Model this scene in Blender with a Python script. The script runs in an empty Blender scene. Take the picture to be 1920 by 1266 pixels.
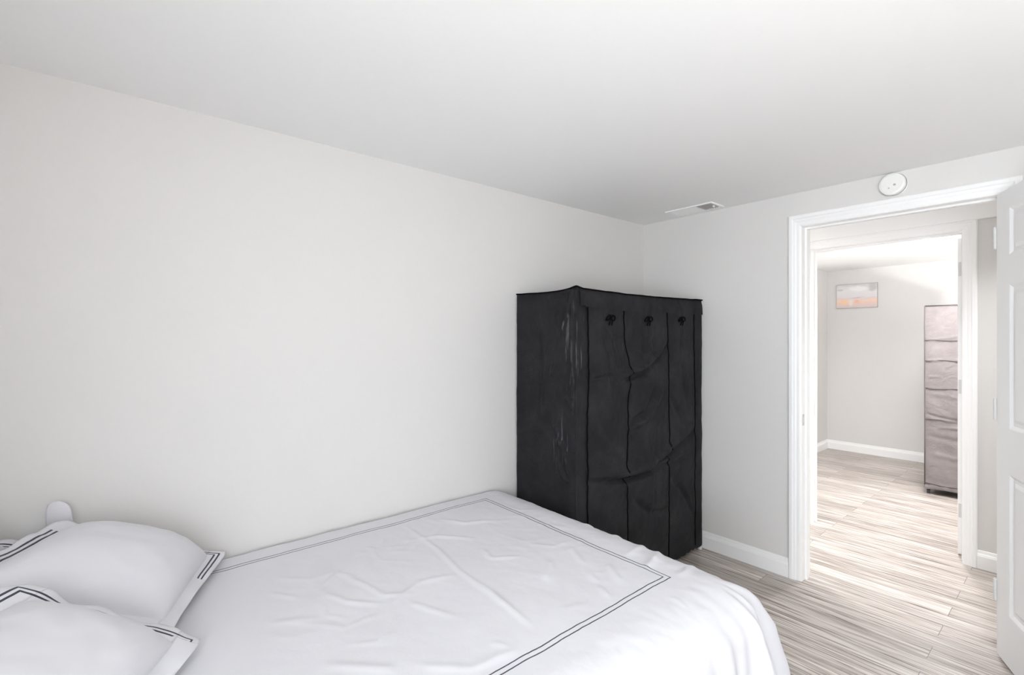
import bpy, math, random
from mathutils import Vector, noise, Matrix

# ------------------------------------------------------------------ camera
scene = bpy.context.scene
COL = scene.collection
YAW = 50.11
cam_d = bpy.data.cameras.new('camera')
cam_d.sensor_width = 36.0
cam_d.lens = 36.0 * 901.0 / 1920.0
cam_d.clip_start = 0.02
cam = bpy.data.objects.new('camera', cam_d)
cam.location = (0, 0, 1.41)
cam.rotation_euler = (math.radians(90), 0, math.radians(YAW))
COL.objects.link(cam)
scene.camera = cam

# ------------------------------------------------------------------ view, sky, window light
scene.view_settings.view_transform = 'Standard'
scene.view_settings.look = 'None'
scene.view_settings.gamma = 1.0
scene.view_settings.use_curve_mapping = False
scene.view_settings.exposure = 0.0

world = bpy.data.worlds.new('daylight')
scene.world = world
world.use_nodes = True
wn = world.node_tree.nodes
wn['Background'].inputs['Color'].default_value = (0.885, 0.94, 1.0, 1)
wn['Background'].inputs['Strength'].default_value = 23.5
scene.cycles.max_bounces = 14
scene.cycles.diffuse_bounces = 9
scene.cycles.sample_clamp_indirect = 6.0


def area(name, loc, rot, sx, sy, power=0.0, color=(1, 1, 1), portal=False):
    d = bpy.data.lights.new(name, 'AREA')
    d.shape = 'RECTANGLE'
    d.size, d.size_y = sx, sy
    d.energy = power
    d.color = color
    d.cycles.is_portal = portal
    o = bpy.data.objects.new(name, d)
    o.location = loc
    o.rotation_euler = rot
    COL.objects.link(o)
    return o


H = 2.25              # ceiling height
XL, XR = -2.13, 1.30  # bedroom left and right walls
YH, YF = -0.68, 3.065 # head wall, wall with the doorway
YB = 3.19             # hall side of that wall
Y2A, Y2B = 4.08, 4.20 # second doorway wall
YE = 7.03             # end wall of the far room
# windows: (y0, y1, z0, z1) in the right wall
W2 = (4.75, 5.50, 0.90, 1.70)
W3 = (0.05, 1.15, 0.60, 2.00)   # in the head wall, (x0, x1, z0, z1)
R = math.radians
area('window_daylight', ((W3[0] + W3[1]) / 2, YH - .07, (W3[2] + W3[3]) / 2), (R(90), 0, 0), W3[1] - W3[0], W3[3] - W3[2], portal=True)
area('window_daylight', (XR + .07, (W2[0] + W2[1]) / 2, (W2[2] + W2[3]) / 2), (0, R(90), 0), W2[3] - W2[2], W2[1] - W2[0], portal=True)

FILL_LAMPS = [  # unseen lights added to brighten hall and far room: x, y, watts, beam angle
    (-1.55, 3.60, 10.5, 130, 'unseen ceiling fill lamp added at the left end of the hall'),
    (0.15, 3.60, 10.5, 130, 'unseen ceiling fill lamp added at the right end of the hall'),
    (-0.75, 4.95, 36, 150, 'unseen ceiling fill lamp added in the far room'),
]
FILL_UPLIGHTS = [  # unseen bowl uplights added to brighten the ceilings: x, y, rim height, watts
    (0.90, 0.40, 1.10, 12, (1.0, .90, .78), 'unseen bowl-shaped fill lamp added in the bedroom'),
    (0.90, 4.60, 1.00, 165, (1.0, 1.0, 1.0), 'unseen bowl-shaped fill lamp added in the far room'),
]


# ------------------------------------------------------------------ helpers
class MB:
    def __init__(s):
        s.v, s.f, s.uv = [], [], []

    def add(s, verts, faces, uvs=None):
        n = len(s.v)
        s.v += [tuple(p) for p in verts]
        s.f += [tuple(i + n for i in f) for f in faces]
        s.uv += list(uvs) if uvs else [(0, 0)] * len(verts)
        return s

    def box(s, x0, x1, y0, y1, z0, z1):
        v = [(x, y, z) for x in (x0, x1) for y in (y0, y1) for z in (z0, z1)]
        return s.add(v, [(0, 1, 3, 2), (4, 6, 7, 5), (0, 4, 5, 1), (2, 3, 7, 6), (0, 2, 6, 4), (1, 5, 7, 3)])

    def grid(s, fn, nu, nv, uvfn=None, flip=False):
        vs, uv = [], []
        for j in range(nv + 1):
            for i in range(nu + 1):
                a, b = i / nu, j / nv
                vs.append(fn(a, b))
                uv.append(uvfn(a, b) if uvfn else (a, b))
        fs = []
        for j in range(nv):
            for i in range(nu):
                k = j * (nu + 1) + i
                q = (k, k + 1, k + nu + 2, k + nu + 1)
                fs.append(q[::-1] if flip else q)
        return s.add(vs, fs, uv)

    def cyl(s, c, axis, r, h, n=32, r2=None, caps=True):
        r2 = r if r2 is None else r2
        c, a = Vector(c), Vector(axis).normalized()
        t = a.orthogonal().normalized()
        b = a.cross(t)
        v = []
        for k in range(n):
            an = 2 * math.pi * k / n
            d = t * math.cos(an) + b * math.sin(an)
            v += [c + d * r, c + a * h + d * r2]
        f = [(2 * k, 2 * ((k + 1) % n), 2 * ((k + 1) % n) + 1, 2 * k + 1) for k in range(n)]
        if caps:
            f += [tuple(2 * k for k in range(n))[::-1], tuple(2 * k + 1 for k in range(n))]
        return s.add(v, f)

    def lathe(s, c, axis, prof, n=48):
        """prof: list of (radius, height along axis)"""
        c, a = Vector(c), Vector(axis).normalized()
        t = a.orthogonal().normalized()
        b = a.cross(t)
        v, f = [], []
        for (r, h) in prof:
            for k in range(n):
                an = 2 * math.pi * k / n
                v.append(c + a * h + (t * math.cos(an) + b * math.sin(an)) * max(r, 1e-4))
        for j in range(len(prof) - 1):
            for k in range(n):
                k2 = (k + 1) % n
                f.append((j * n + k, j * n + k2, (j + 1) * n + k2, (j + 1) * n + k))
        return s.add(v, f)

    def tube(s, pts, r, n=8):
        pts = [Vector(p) for p in pts]
        v, f = [], []
        for i, p in enumerate(pts):
            d = (pts[min(i + 1, len(pts) - 1)] - pts[max(i - 1, 0)]).normalized()
            t = d.cross(Vector((0.31, 0.17, 0.93))).normalized()
            b = d.cross(t)
            for k in range(n):
                an = 2 * math.pi * k / n
                v.append(p + (t * math.cos(an) + b * math.sin(an)) * r)
        for i in range(len(pts) - 1):
            for k in range(n):
                k2 = (k + 1) % n
                f.append((i * n + k, i * n + k2, (i + 1) * n + k2, (i + 1) * n + k))
        m = len(pts) - 1
        f += [tuple(range(n))[::-1], tuple(m * n + k for k in range(n))]
        return s.add(v, f)

    def build(s, name, mat, parent=None, smooth=False, bevel=0, sub=0):
        me = bpy.data.meshes.new(name)
        me.from_pydata(s.v, [], s.f)
        uvl = me.uv_layers.new(name='rest')
        for lp in me.loops:
            uvl.data[lp.index].uv = s.uv[lp.vertex_index]
        me.materials.append(mat)
        if smooth:
            for p in me.polygons:
                p.use_smooth = True
        me.update()
        o = bpy.data.objects.new(name, me)
        COL.objects.link(o)
        if parent:
            o.parent = parent
            o.location = -parent.location if parent.parent is None else (0, 0, 0)
        if bevel:
            m = o.modifiers.new('bevel', 'BEVEL')
            m.width = bevel
            m.segments = 2
            m.limit_method = 'ANGLE'
        if sub:
            m = o.modifiers.new('sub', 'SUBSURF')
            m.levels = m.render_levels = sub
        return o


def empty(name, loc=(0, 0, 0)):
    o = bpy.data.objects.new(name, None)
    o.location = loc
    o.empty_display_size = 0.1
    COL.objects.link(o)
    return o


def tag(o, label=None, cat=None, group=None, kind=None):
    if label: o['label'] = label
    if cat: o['category'] = cat
    if group: o['group'] = group
    if kind: o['kind'] = kind
    return o


def seg_dist(px, py, line):
    """distance to a polyline and the fraction along it"""
    best, bt = 1e9, 0
    n = len(line) - 1
    for i in range(n):
        ax, ay = line[i]
        bx, by = line[i + 1]
        dx, dy = bx - ax, by - ay
        t = ((px - ax) * dx + (py - ay) * dy) / (dx * dx + dy * dy + 1e-12)
        t = min(1, max(0, t))
        d = math.hypot(px - ax - t * dx, py - ay - t * dy)
        if d < best:
            best, bt = d, (i + t) / n
    return best, bt


def crease_sum(px, py, creases):
    """creases: (polyline, amplitude, width); fades out at both ends"""
    h = 0
    for line, amp, w in creases:
        xs = [p[0] for p in line]
        ys = [p[1] for p in line]
        m = 4 * w
        if px < min(xs) - m or px > max(xs) + m or py < min(ys) - m or py > max(ys) + m:
            continue
        d, t = seg_dist(px, py, line)
        if d < m:
            h += amp * math.exp(-(d / w) ** 2) * min(1, 5 * t + .15, 5 * (1 - t) + .15)
    return h


def nz(x, y, z=0.0, s=1.0):
    return noise.noise(Vector((x * s, y * s, z)))


# ------------------------------------------------------------------ materials
def new_mat(name):
    m = bpy.data.materials.new(name)
    m.use_nodes = True
    nt = m.node_tree
    return m, nt, nt.nodes['Principled BSDF']


def N(nt, kind, **kw):
    n = nt.nodes.new(kind)
    for k, v in kw.items():
        setattr(n, k, v)
    return n


def math_n(nt, op, a, b=None, c=None):
    n = N(nt, 'ShaderNodeMath', operation=op)
    for i, v in enumerate((a, b, c)):
        if v is None: continue
        if isinstance(v, (int, float)): n.inputs[i].default_value = v
        else: nt.links.new(v, n.inputs[i])
    return n.outputs[0]


def plain(name, col, rough=0.5, spec=0.5, metal=0.0, noise_scale=None, var=0.0, bump=0.0, detail=4, sheen=0.0):
    m, nt, b = new_mat(name)
    b.inputs['Base Color'].default_value = (*col, 1)
    b.inputs['Roughness'].default_value = rough
    b.inputs['Specular IOR Level'].default_value = spec
    b.inputs['Metallic'].default_value = metal
    if sheen:
        b.inputs['Sheen Weight'].default_value = sheen
        b.inputs['Sheen Roughness'].default_value = 0.5
    if noise_scale:
        tc = N(nt, 'ShaderNodeTexCoord')
        n = N(nt, 'ShaderNodeTexNoise')
        n.inputs['Scale'].default_value = noise_scale
        n.inputs['Detail'].default_value = detail
        nt.links.new(tc.outputs['Object'], n.inputs['Vector'])
        if var:
            r = N(nt, 'ShaderNodeMix', data_type='RGBA')
            r.inputs['A'].default_value = (*[c * (1 - var) for c in col], 1)
            r.inputs['B'].default_value = (*[min(1, c * (1 + var)) for c in col], 1)
            nt.links.new(n.outputs['Fac'], r.inputs['Factor'])
            nt.links.new(r.outputs['Result'], b.inputs['Base Color'])
        if bump:
            bp = N(nt, 'ShaderNodeBump')
            bp.inputs['Strength'].default_value = bump
            bp.inputs['Distance'].default_value = 0.01
            nt.links.new(n.outputs['Fac'], bp.inputs['Height'])
            nt.links.new(bp.outputs['Normal'], b.inputs['Normal'])
    return m


M_WALL = plain('wall_paint', (.69, .677, .662), .7, .3, noise_scale=60, var=.012, bump=.03)
M_CEIL = plain('ceiling_paint', (.865, .865, .86), .85, .2, noise_scale=45, var=.01, bump=.05)
M_TRIM = plain('trim_paint', (.89, .89, .885), .38, .5)
M_DOOR = plain('door_paint', (.89, .89, .89), .35, .5)
M_PLASTIC = plain('white_plastic', (.82, .82, .80), .4, .5)
M_HOLE = plain('dark_slot', (.05, .05, .05), .7)
M_DUCT = plain('duct_metal', (.46, .44, .43), .6)
M_NICKEL = plain('brushed_nickel', (.62, .62, .61), .38, .5, metal=1.0)
M_HINGE = plain('painted_hinge', (.66, .66, .65), .45)
M_MATTRESS = plain('mattress_ticking', (.7, .7, .7), .8)
M_BEDFRAME = plain('black_metal', (.03, .03, .03), .5)
M_FILLBASE = plain('fill_lamp_base', (.8, .8, .8), .4)


def fill_glass(name, strength):
    m, nt, b = new_mat(name)
    b.inputs['Base Color'].default_value = (.9, .9, .9, 1)
    b.inputs['Emission Color'].default_value = (1.0, .97, .93, 1)
    b.inputs['Emission Strength'].default_value = strength
    return m


def pane_mat():
    m, nt, b = new_mat('window_glass')
    tr = N(nt, 'ShaderNodeBsdfTransparent')
    gl = N(nt, 'ShaderNodeBsdfGlossy')
    gl.inputs['Roughness'].default_value = 0.02
    mx = N(nt, 'ShaderNodeMixShader')
    mx.inputs[0].default_value = 0.06
    nt.links.new(tr.outputs[0], mx.inputs[1])
    nt.links.new(gl.outputs[0], mx.inputs[2])
    nt.links.new(mx.outputs[0], nt.nodes['Material Output'].inputs['Surface'])
    return m


M_PANE = pane_mat()


def floor_mat():
    m, nt, b = new_mat('grey_brown_laminate')
    L = nt.links.new
    tc = N(nt, 'ShaderNodeTexCoord')
    br = N(nt, 'ShaderNodeTexBrick')
    br.offset = 0.37
    br.inputs['Color1'].default_value = (0, 0, 0, 1)
    br.inputs['Color2'].default_value = (1, 1, 1, 1)
    br.inputs['Mortar'].default_value = (.5, .5, .5, 1)
    br.inputs['Scale'].default_value = 1.0
    br.inputs['Mortar Size'].default_value = 0.0012
    br.inputs['Mortar Smooth'].default_value = 0.1
    br.inputs['Brick Width'].default_value = 1.22
    br.inputs['Row Height'].default_value = 0.125
    L(tc.outputs['Object'], br.inputs['Vector'])
    # grain running with the planks (along X), shifted per plank
    mp = N(nt, 'ShaderNodeMapping')
    mp.inputs['Scale'].default_value = (1.3, 46, 1)
    L(tc.outputs['Object'], mp.inputs['Vector'])
    off = N(nt, 'ShaderNodeVectorMath', operation='MULTIPLY_ADD')
    L(br.outputs['Color'], off.inputs[0])
    off.inputs[1].default_value = (7, 3, 5)
    L(mp.outputs[0], off.inputs[2])
    n1 = N(nt, 'ShaderNodeTexNoise')
    n1.inputs['Scale'].default_value = 2.2
    n1.inputs['Detail'].default_value = 8
    n1.inputs['Roughness'].default_value = .62
    n1.inputs['Distortion'].default_value = .5
    L(off.outputs[0], n1.inputs['Vector'])
    rp = N(nt, 'ShaderNodeValToRGB')
    e = rp.color_ramp.elements
    e[0].position, e[0].color = .34, (.105, .072, .055, 1)
    e[1].position, e[1].color = .67, (.63, .60, .575, 1)
    k = e.new(.47); k.color = (.37, .318, .28, 1)
    L(n1.outputs['Fac'], rp.inputs['Fac'])
    # plank to plank tone
    hs = N(nt, 'ShaderNodeHueSaturation')
    sep = N(nt, 'ShaderNodeSeparateColor')
    L(br.outputs['Color'], sep.inputs[0])
    val = math_n(nt, 'MULTIPLY_ADD', sep.outputs[0], .35, .90)
    L(val, hs.inputs['Value'])
    L(rp.outputs['Color'], hs.inputs['Color'])
    mx = N(nt, 'ShaderNodeMix', data_type='RGBA')
    L(br.outputs['Fac'], mx.inputs['Factor'])
    L(hs.outputs['Color'], mx.inputs['A'])
    mx.inputs['B'].default_value = (.13, .10, .085, 1)
    L(mx.outputs['Result'], b.inputs['Base Color'])
    b.inputs['Roughness'].default_value = .36
    b.inputs['Specular IOR Level'].default_value = .6
    bp = N(nt, 'ShaderNodeBump')
    bp.inputs['Strength'].default_value = .25
    bp.inputs['Distance'].default_value = .003
    L(n1.outputs['Fac'], bp.inputs['Height'])
    L(bp.outputs['Normal'], b.inputs['Normal'])
    return m


M_FLOOR = floor_mat()


def striped_cloth(name, col, cx, cy, hx, hy, line, gap, stripe_col, wav=.0015, bump=.15, bscale=900):
    """white cloth with two thin embroidered lines following a rectangle in the cloth's own coordinates"""
    m, nt, b = new_mat(name)
    L = nt.links.new
    uv = N(nt, 'ShaderNodeUVMap', uv_map='rest')
    nn = N(nt, 'ShaderNodeTexNoise')
    nn.inputs['Scale'].default_value = 14
    nn.inputs['Detail'].default_value = 3
    L(uv.outputs[0], nn.inputs['Vector'])
    sx = N(nt, 'ShaderNodeSeparateXYZ')
    L(uv.outputs[0], sx.inputs[0])
    wob = math_n(nt, 'MULTIPLY', math_n(nt, 'SUBTRACT', nn.outputs['Fac'], .5), wav * 4)
    ax = math_n(nt, 'SUBTRACT', math_n(nt, 'ABSOLUTE', math_n(nt, 'SUBTRACT', sx.outputs[0], cx)), hx)
    ay = math_n(nt, 'SUBTRACT', math_n(nt, 'ABSOLUTE', math_n(nt, 'SUBTRACT', sx.outputs[1], cy)), hy)
    d = math_n(nt, 'ADD', math_n(nt, 'MAXIMUM', ax, ay), wob)
    # |d| compared with the two line positions
    l1 = math_n(nt, 'COMPARE', d, -gap / 2, line / 2)
    l2 = math_n(nt, 'COMPARE', d, gap / 2, line / 2)
    s = math_n(nt, 'MAXIMUM', l1, l2)
    mx = N(nt, 'ShaderNodeMix', data_type='RGBA')
    L(s, mx.inputs['Factor'])
    mx.inputs['A'].default_value = (*col, 1)
    mx.inputs['B'].default_value = (*stripe_col, 1)
    L(mx.outputs['Result'], b.inputs['Base Color'])
    b.inputs['Roughness'].default_value = .75
    b.inputs['Specular IOR Level'].default_value = .25
    b.inputs['Sheen Weight'].default_value = .1
    w = N(nt, 'ShaderNodeTexNoise')
    w.inputs['Scale'].default_value = 26
    w.inputs['Detail'].default_value = 6
    L(uv.outputs[0], w.inputs['Vector'])
    bp = N(nt, 'ShaderNodeBump')
    bp.inputs['Strength'].default_value = bump
    bp.inputs['Distance'].default_value = .01
    L(w.outputs['Fac'], bp.inputs['Height'])
    L(bp.outputs['Normal'], b.inputs['Normal'])
    return m


STRIPE = (.045, .048, .07)
CLOTH = (.69, .69, .725)


def fabric_mat(name, base, dust, rough=.78, bump=.5, dust_amt=.5, spec=.22, pale_streaks=False):
    """thin non-woven cover cloth with a faint dusty mottling"""
    m, nt, b = new_mat(name)
    L = nt.links.new
    tc = N(nt, 'ShaderNodeTexCoord')
    n1 = N(nt, 'ShaderNodeTexNoise')
    n1.inputs['Scale'].default_value = 5
    n1.inputs['Detail'].default_value = 7
    n1.inputs['Roughness'].default_value = .65
    L(tc.outputs['Object'], n1.inputs['Vector'])
    rp = N(nt, 'ShaderNodeValToRGB')
    rp.color_ramp.elements[0].position = .42
    rp.color_ramp.elements[1].position = .80
    L(n1.outputs['Fac'], rp.inputs['Fac'])
    mx = N(nt, 'ShaderNodeMix', data_type='RGBA')
    L(math_n(nt, 'MULTIPLY', rp.outputs['Color'], dust_amt), mx.inputs['Factor'])
    mx.inputs['A'].default_value = (*base, 1)
    mx.inputs['B'].default_value = (*dust, 1)
    L(mx.outputs['Result'], b.inputs['Base Color'])
    b.inputs['Roughness'].default_value = rough
    b.inputs['Specular IOR Level'].default_value = spec
    if pale_streaks:      # pale streaks in the colour along the near corner pole
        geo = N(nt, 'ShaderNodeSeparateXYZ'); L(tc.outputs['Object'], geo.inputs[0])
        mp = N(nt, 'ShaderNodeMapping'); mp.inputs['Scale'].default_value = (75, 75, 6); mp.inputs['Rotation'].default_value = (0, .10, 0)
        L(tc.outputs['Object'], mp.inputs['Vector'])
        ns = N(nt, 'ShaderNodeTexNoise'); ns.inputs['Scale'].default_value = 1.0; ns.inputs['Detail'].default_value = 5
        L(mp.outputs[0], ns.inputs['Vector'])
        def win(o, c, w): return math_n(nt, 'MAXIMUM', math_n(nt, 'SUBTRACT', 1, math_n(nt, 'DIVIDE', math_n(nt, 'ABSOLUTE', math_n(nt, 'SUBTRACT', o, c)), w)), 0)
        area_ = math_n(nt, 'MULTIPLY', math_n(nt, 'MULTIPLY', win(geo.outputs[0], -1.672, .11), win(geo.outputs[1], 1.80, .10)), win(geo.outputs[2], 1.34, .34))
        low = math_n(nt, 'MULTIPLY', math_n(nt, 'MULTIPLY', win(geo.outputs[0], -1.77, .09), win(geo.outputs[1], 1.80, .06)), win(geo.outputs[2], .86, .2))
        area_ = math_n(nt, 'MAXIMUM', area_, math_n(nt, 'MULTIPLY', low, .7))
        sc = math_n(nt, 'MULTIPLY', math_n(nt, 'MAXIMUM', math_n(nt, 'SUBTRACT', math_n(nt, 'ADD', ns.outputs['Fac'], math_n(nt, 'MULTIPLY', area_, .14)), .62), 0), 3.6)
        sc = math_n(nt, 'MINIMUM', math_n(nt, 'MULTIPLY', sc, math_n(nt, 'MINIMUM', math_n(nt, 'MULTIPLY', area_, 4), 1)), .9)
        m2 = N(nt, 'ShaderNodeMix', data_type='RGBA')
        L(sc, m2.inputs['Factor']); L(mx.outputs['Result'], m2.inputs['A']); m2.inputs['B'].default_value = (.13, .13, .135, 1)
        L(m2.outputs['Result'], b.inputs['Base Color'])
    n2 = N(nt, 'ShaderNodeTexNoise')
    n2.inputs['Scale'].default_value = 160
    n2.inputs['Detail'].default_value = 3
    L(tc.outputs['Object'], n2.inputs['Vector'])
    bp = N(nt, 'ShaderNodeBump')
    bp.inputs['Strength'].default_value = bump
    bp.inputs['Distance'].default_value = .002
    L(n2.outputs['Fac'], bp.inputs['Height'])
    n3 = N(nt, 'ShaderNodeTexNoise')
    n3.inputs['Scale'].default_value = 9
    n3.inputs['Detail'].default_value = 5
    n3.inputs['Distortion'].default_value = 1.2
    L(tc.outputs['Object'], n3.inputs['Vector'])
    bp2 = N(nt, 'ShaderNodeBump')
    bp2.inputs['Strength'].default_value = .5
    bp2.inputs['Distance'].default_value = .012
    L(n3.outputs['Fac'], bp2.inputs['Height'])
    L(bp.outputs['Normal'], bp2.inputs['Normal'])
    L(bp2.outputs['Normal'], b.inputs['Normal'])
    return m


M_BLACK = fabric_mat('black_cover_fabric', (.0125, .012, .0138), (.042, .041, .043), pale_streaks=True)
M_PIPING = plain('black_piping', (.004, .004, .0045), .9, .05)
M_MAUVE = fabric_mat('grey_cover_fabric', (.165, .145, .143), (.25, .222, .216), dust_amt=.8)
M_MAUVE_SEAM = plain('grey_cover_seam', (.09, .075, .075), .8)

# ------------------------------------------------------------------ room shell
T = .12
DX0, DX1, DZ = -1.055, -.25, 2.05     # bedroom doorway
EX0, EX1, EZ = -1.34, -.50, 2.075     # doorway into the far room


def structure(o, label=None):
    o['kind'] = 'structure'
    if label: o['label'] = label
    return o


structure(MB().box(XL - T, XR + T, YH - T, YE + T, -.12, 0).build('floor', M_FLOOR), 'grey-brown wood-look plank floor running through bedroom, hall and far room')
structure(MB().box(XL - T, XR + T, YH - T, YE + T, H, H + .1).build('ceiling', M_CEIL), 'white textured ceiling')
structure(MB().box(XL - T, XL, YH - T, YE + T, 0, H).build('wall_left', M_WALL), 'long pale grey wall beside the bed')
m = MB()   # right wall with the far room's window
m.box(XR, XR + T, YH - T, W2[0], 0, H); m.box(XR, XR + T, W2[1], YE + T, 0, H)
m.box(XR, XR + T, W2[0], W2[1], 0, W2[2]); m.box(XR, XR + T, W2[0], W2[1], W2[3], H)
structure(m.build('wall_right', M_WALL), 'pale grey wall with the far room window')
m = MB()   # head wall with the bedroom window
m.box(XL, W3[0], YH - T, YH, 0, H); m.box(W3[1], XR, YH - T, YH, 0, H)
m.box(W3[0], W3[1], YH - T, YH, 0, W3[2]); m.box(W3[0], W3[1], YH - T, YH, W3[3], H)
structure(m.build('wall_rear', M_WALL), 'pale grey wall behind the bed with the window')
m = MB()
m.box(XL, DX0 - .02, YF, YB, 0, H); m.box(DX1 + .02, XR, YF, YB, 0, H); m.box(DX0 - .02, DX1 + .02, YF, YB, DZ + .02, H)
structure(m.build('wall_front', M_WALL), 'pale grey wall holding the bedroom doorway')
m = MB()
m.box(XL, EX0 - .02, Y2A, Y2B, 0, H); m.box(EX1 + .02, XR, Y2A, Y2B, 0, H); m.box(EX0 - .02, EX1 + .02, Y2A, Y2B, EZ + .02, H)
structure(m.build('wall_middle', M_WALL), 'pale wall between the hall and the far room')
structure(MB().box(XL, XR, YE, YE + T, 0, H).build('wall_end', M_WALL), 'pale end wall of the far room')


def window(n, w, label, rear=False):
    a0, a1, z0, z1 = w
    e = structure(empty('window_%d' % n, ((a0 + a1) / 2, YH, z0) if rear else (XR, (a0 + a1) / 2, z0)), label)
    def bx(m, d0, d1, p0, p1, q0, q1):      # d: depth outward from the room face
        if rear: m.box(p0, p1, YH - d1, YH - d0, q0, q1)
        else: m.box(XR + d0, XR + d1, p0, p1, q0, q1)
        return m
    m = MB()
    f = .04
    for a in ((a0, a0 + f, z0, z1), (a1 - f, a1, z0, z1), (a0 + f, a1 - f, z0, z0 + f), (a0 + f, a1 - f, z1 - f, z1), (a0 + f, a1 - f, (z0 + z1) / 2 - .02, (z0 + z1) / 2 + .02)):
        bx(m, .02, .06, *a)
    m.build('window_frame', M_TRIM, e)
    bx(MB(), .038, .042, a0 + f, a1 - f, z0 + f, z1 - f).build('pane', M_PANE, e)
    bx(MB(), -.03, .02, a0 - .05, a1 + .05, z0 - .03, z0).build('window_sill', M_TRIM, e, bevel=.004)


window(1, W3, 'white framed bedroom window in the head wall', rear=True)
window(2, W2, 'white framed window of the far room')

# ------------------------------------------------------------------ baseboards
BB_PROF = [(0, 0), (.016, 0), (.016, .075), (.012, .088), (.009, .092), (.006, .108), (0, .11)]


def baseboard(name, p0, p1, nrm, label):
    """p0->p1 along the wall foot, nrm: unit vector into the room"""
    m = MB()
    n = len(BB_PROF)
    v = []
    for p in (p0, p1):
        for d, z in BB_PROF:
            v.append((p[0] + nrm[0] * d, p[1] + nrm[1] * d, z))
    f = [(i, i + 1, n + i + 1, n + i) for i in range(n - 1)] + [tuple(range(n))[::-1], tuple(range(n, 2 * n))]
    m.add(v, f)
    o = m.build(name, M_TRIM)
    return structure(o, label)


CW = .07  # casing width
baseboard('baseboard_left', (XL, YH), (XL, YF), (1, 0), 'white baseboard under the long left wall')
baseboard('baseboard_front', (XL, YF), (DX0 - CW, YF), (0, -1), 'white baseboard between black wardrobe and doorway')
baseboard('baseboard_front', (DX1 + CW, YF), (XR, YF), (0, -1), 'white baseboard behind the open door')
baseboard('baseboard_middle', (EX1 + CW, Y2A), (XR, Y2A), (0, -1), 'short white baseboard in the hall right of the far doorway')
baseboard('baseboard_middle', (XL, Y2A), (EX0 - CW, Y2A), (0, -1), 'white baseboard in the hall left of the far doorway')
baseboard('baseboard_end', (XL, YE), (XR, YE), (0, -1), 'white baseboard along the end wall of the far room')
baseboard('baseboard_far', (XL, Y2B), (XL, YE), (1, 0), 'white baseboard on the left wall of the far room')
baseboard('baseboard_rear', (XL, YH), (XR, YH), (0, 1), 'white baseboard at the head wall')

# ------------------------------------------------------------------ door frames
CAS = [(0, 0), (0, .012), (.006, .017), (.022, .018), (.026, .0145), (.038, .013), (.044, .010), (.058, .009), (.064, .007), (.068, .005), (.07, 0)]


def casing(x0, x1, z1, y, sgn, parent, legs=True, head=True):
    """mitred casing with a stepped profile; sgn -1 faces toward -Y"""
    paths = {'leg': [], 'head': []}
    def section(px, pz, ox, oz):
        # profile runs from outer edge (0) to the opening edge (CW); outward dir (ox, oz)
        return [(px + ox * (CW - d), y + sgn * h, pz + oz * (CW - d)) for d, h in CAS]
    n = len(CAS)
    def strip(a, b, name):
        f = [(i, i + 1, n + i + 1, n + i) for i in range(n - 1)] + [tuple(range(n))[::-1], tuple(range(n, 2 * n))]
        MB().add(a + b, f).build(name, M_TRIM, parent)
    if legs:
        strip(section(x0, 0, -1, 0), section(x0, z1, -1, 1), 'casing_leg')
        strip(section(x1, 0, 1, 0), section(x1, z1, 1, 1), 'casing_leg')
    if head:
        strip(section(x0, z1, -1, 1), section(x1, z1, 1, 1), 'casing_head')


def door_frame(n, x0, x1, z1, ya, yb, label):
    e = structure(empty('trim_%d' % n, ((x0 + x1) / 2, ya, 0)), label)
    casing(x0, x1, z1, ya, -1, e)
    casing(x0, x1, z1, yb, 1, e)
    MB().box(x0 - .019, x0, ya, yb, 0, z1).build('jamb', M_TRIM, e)
    MB().box(x1, x1 + .019, ya, yb, 0, z1).build('jamb', M_TRIM, e)
    MB().box(x0 - .019, x1 + .019, ya, yb, z1, z1 + .019).build('head_jamb', M_TRIM, e)
    ys = ya + .045 if n == 1 else ya + .06
    m = MB()
    m.box(x0, x0 + .010, ys, ys + .03, 0, z1); m.box(x1 - .010, x1, ys, ys + .03, 0, z1)
    m.box(x0 + .010, x1 - .010, ys, ys + .03, z1 - .010, z1)
    m.build('door_stop', M_TRIM, e)
    return e


fr1 = door_frame(1, DX0, DX1, DZ, YF, YB, 'white moulded casing around the bedroom doorway')
m = MB().box(DX0 - .0005, DX0 + .0015, YF + .004, YF + .03, .90, .965)
sp = m.build('strike_plate', M_NICKEL, fr1, bevel=.0005); sp['label'] = 'small metal strike plate on the left jamb'
MB().box(DX0, DX0 + .0022, YF + .011, YF + .022, .918, .947).build('latch_hole', M_HINGE, fr1)
fr2 = door_frame(2, EX0, EX1, EZ, Y2A, Y2B, 'white casing around the doorway into the far room')
structure(MB().box(XL + .01, XR - .01, Y2A - .028, Y2A, EZ + CW - .012, H - .001).build('trim_3', M_TRIM, bevel=.003), 'wide flat white board above the far doorway')


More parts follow.
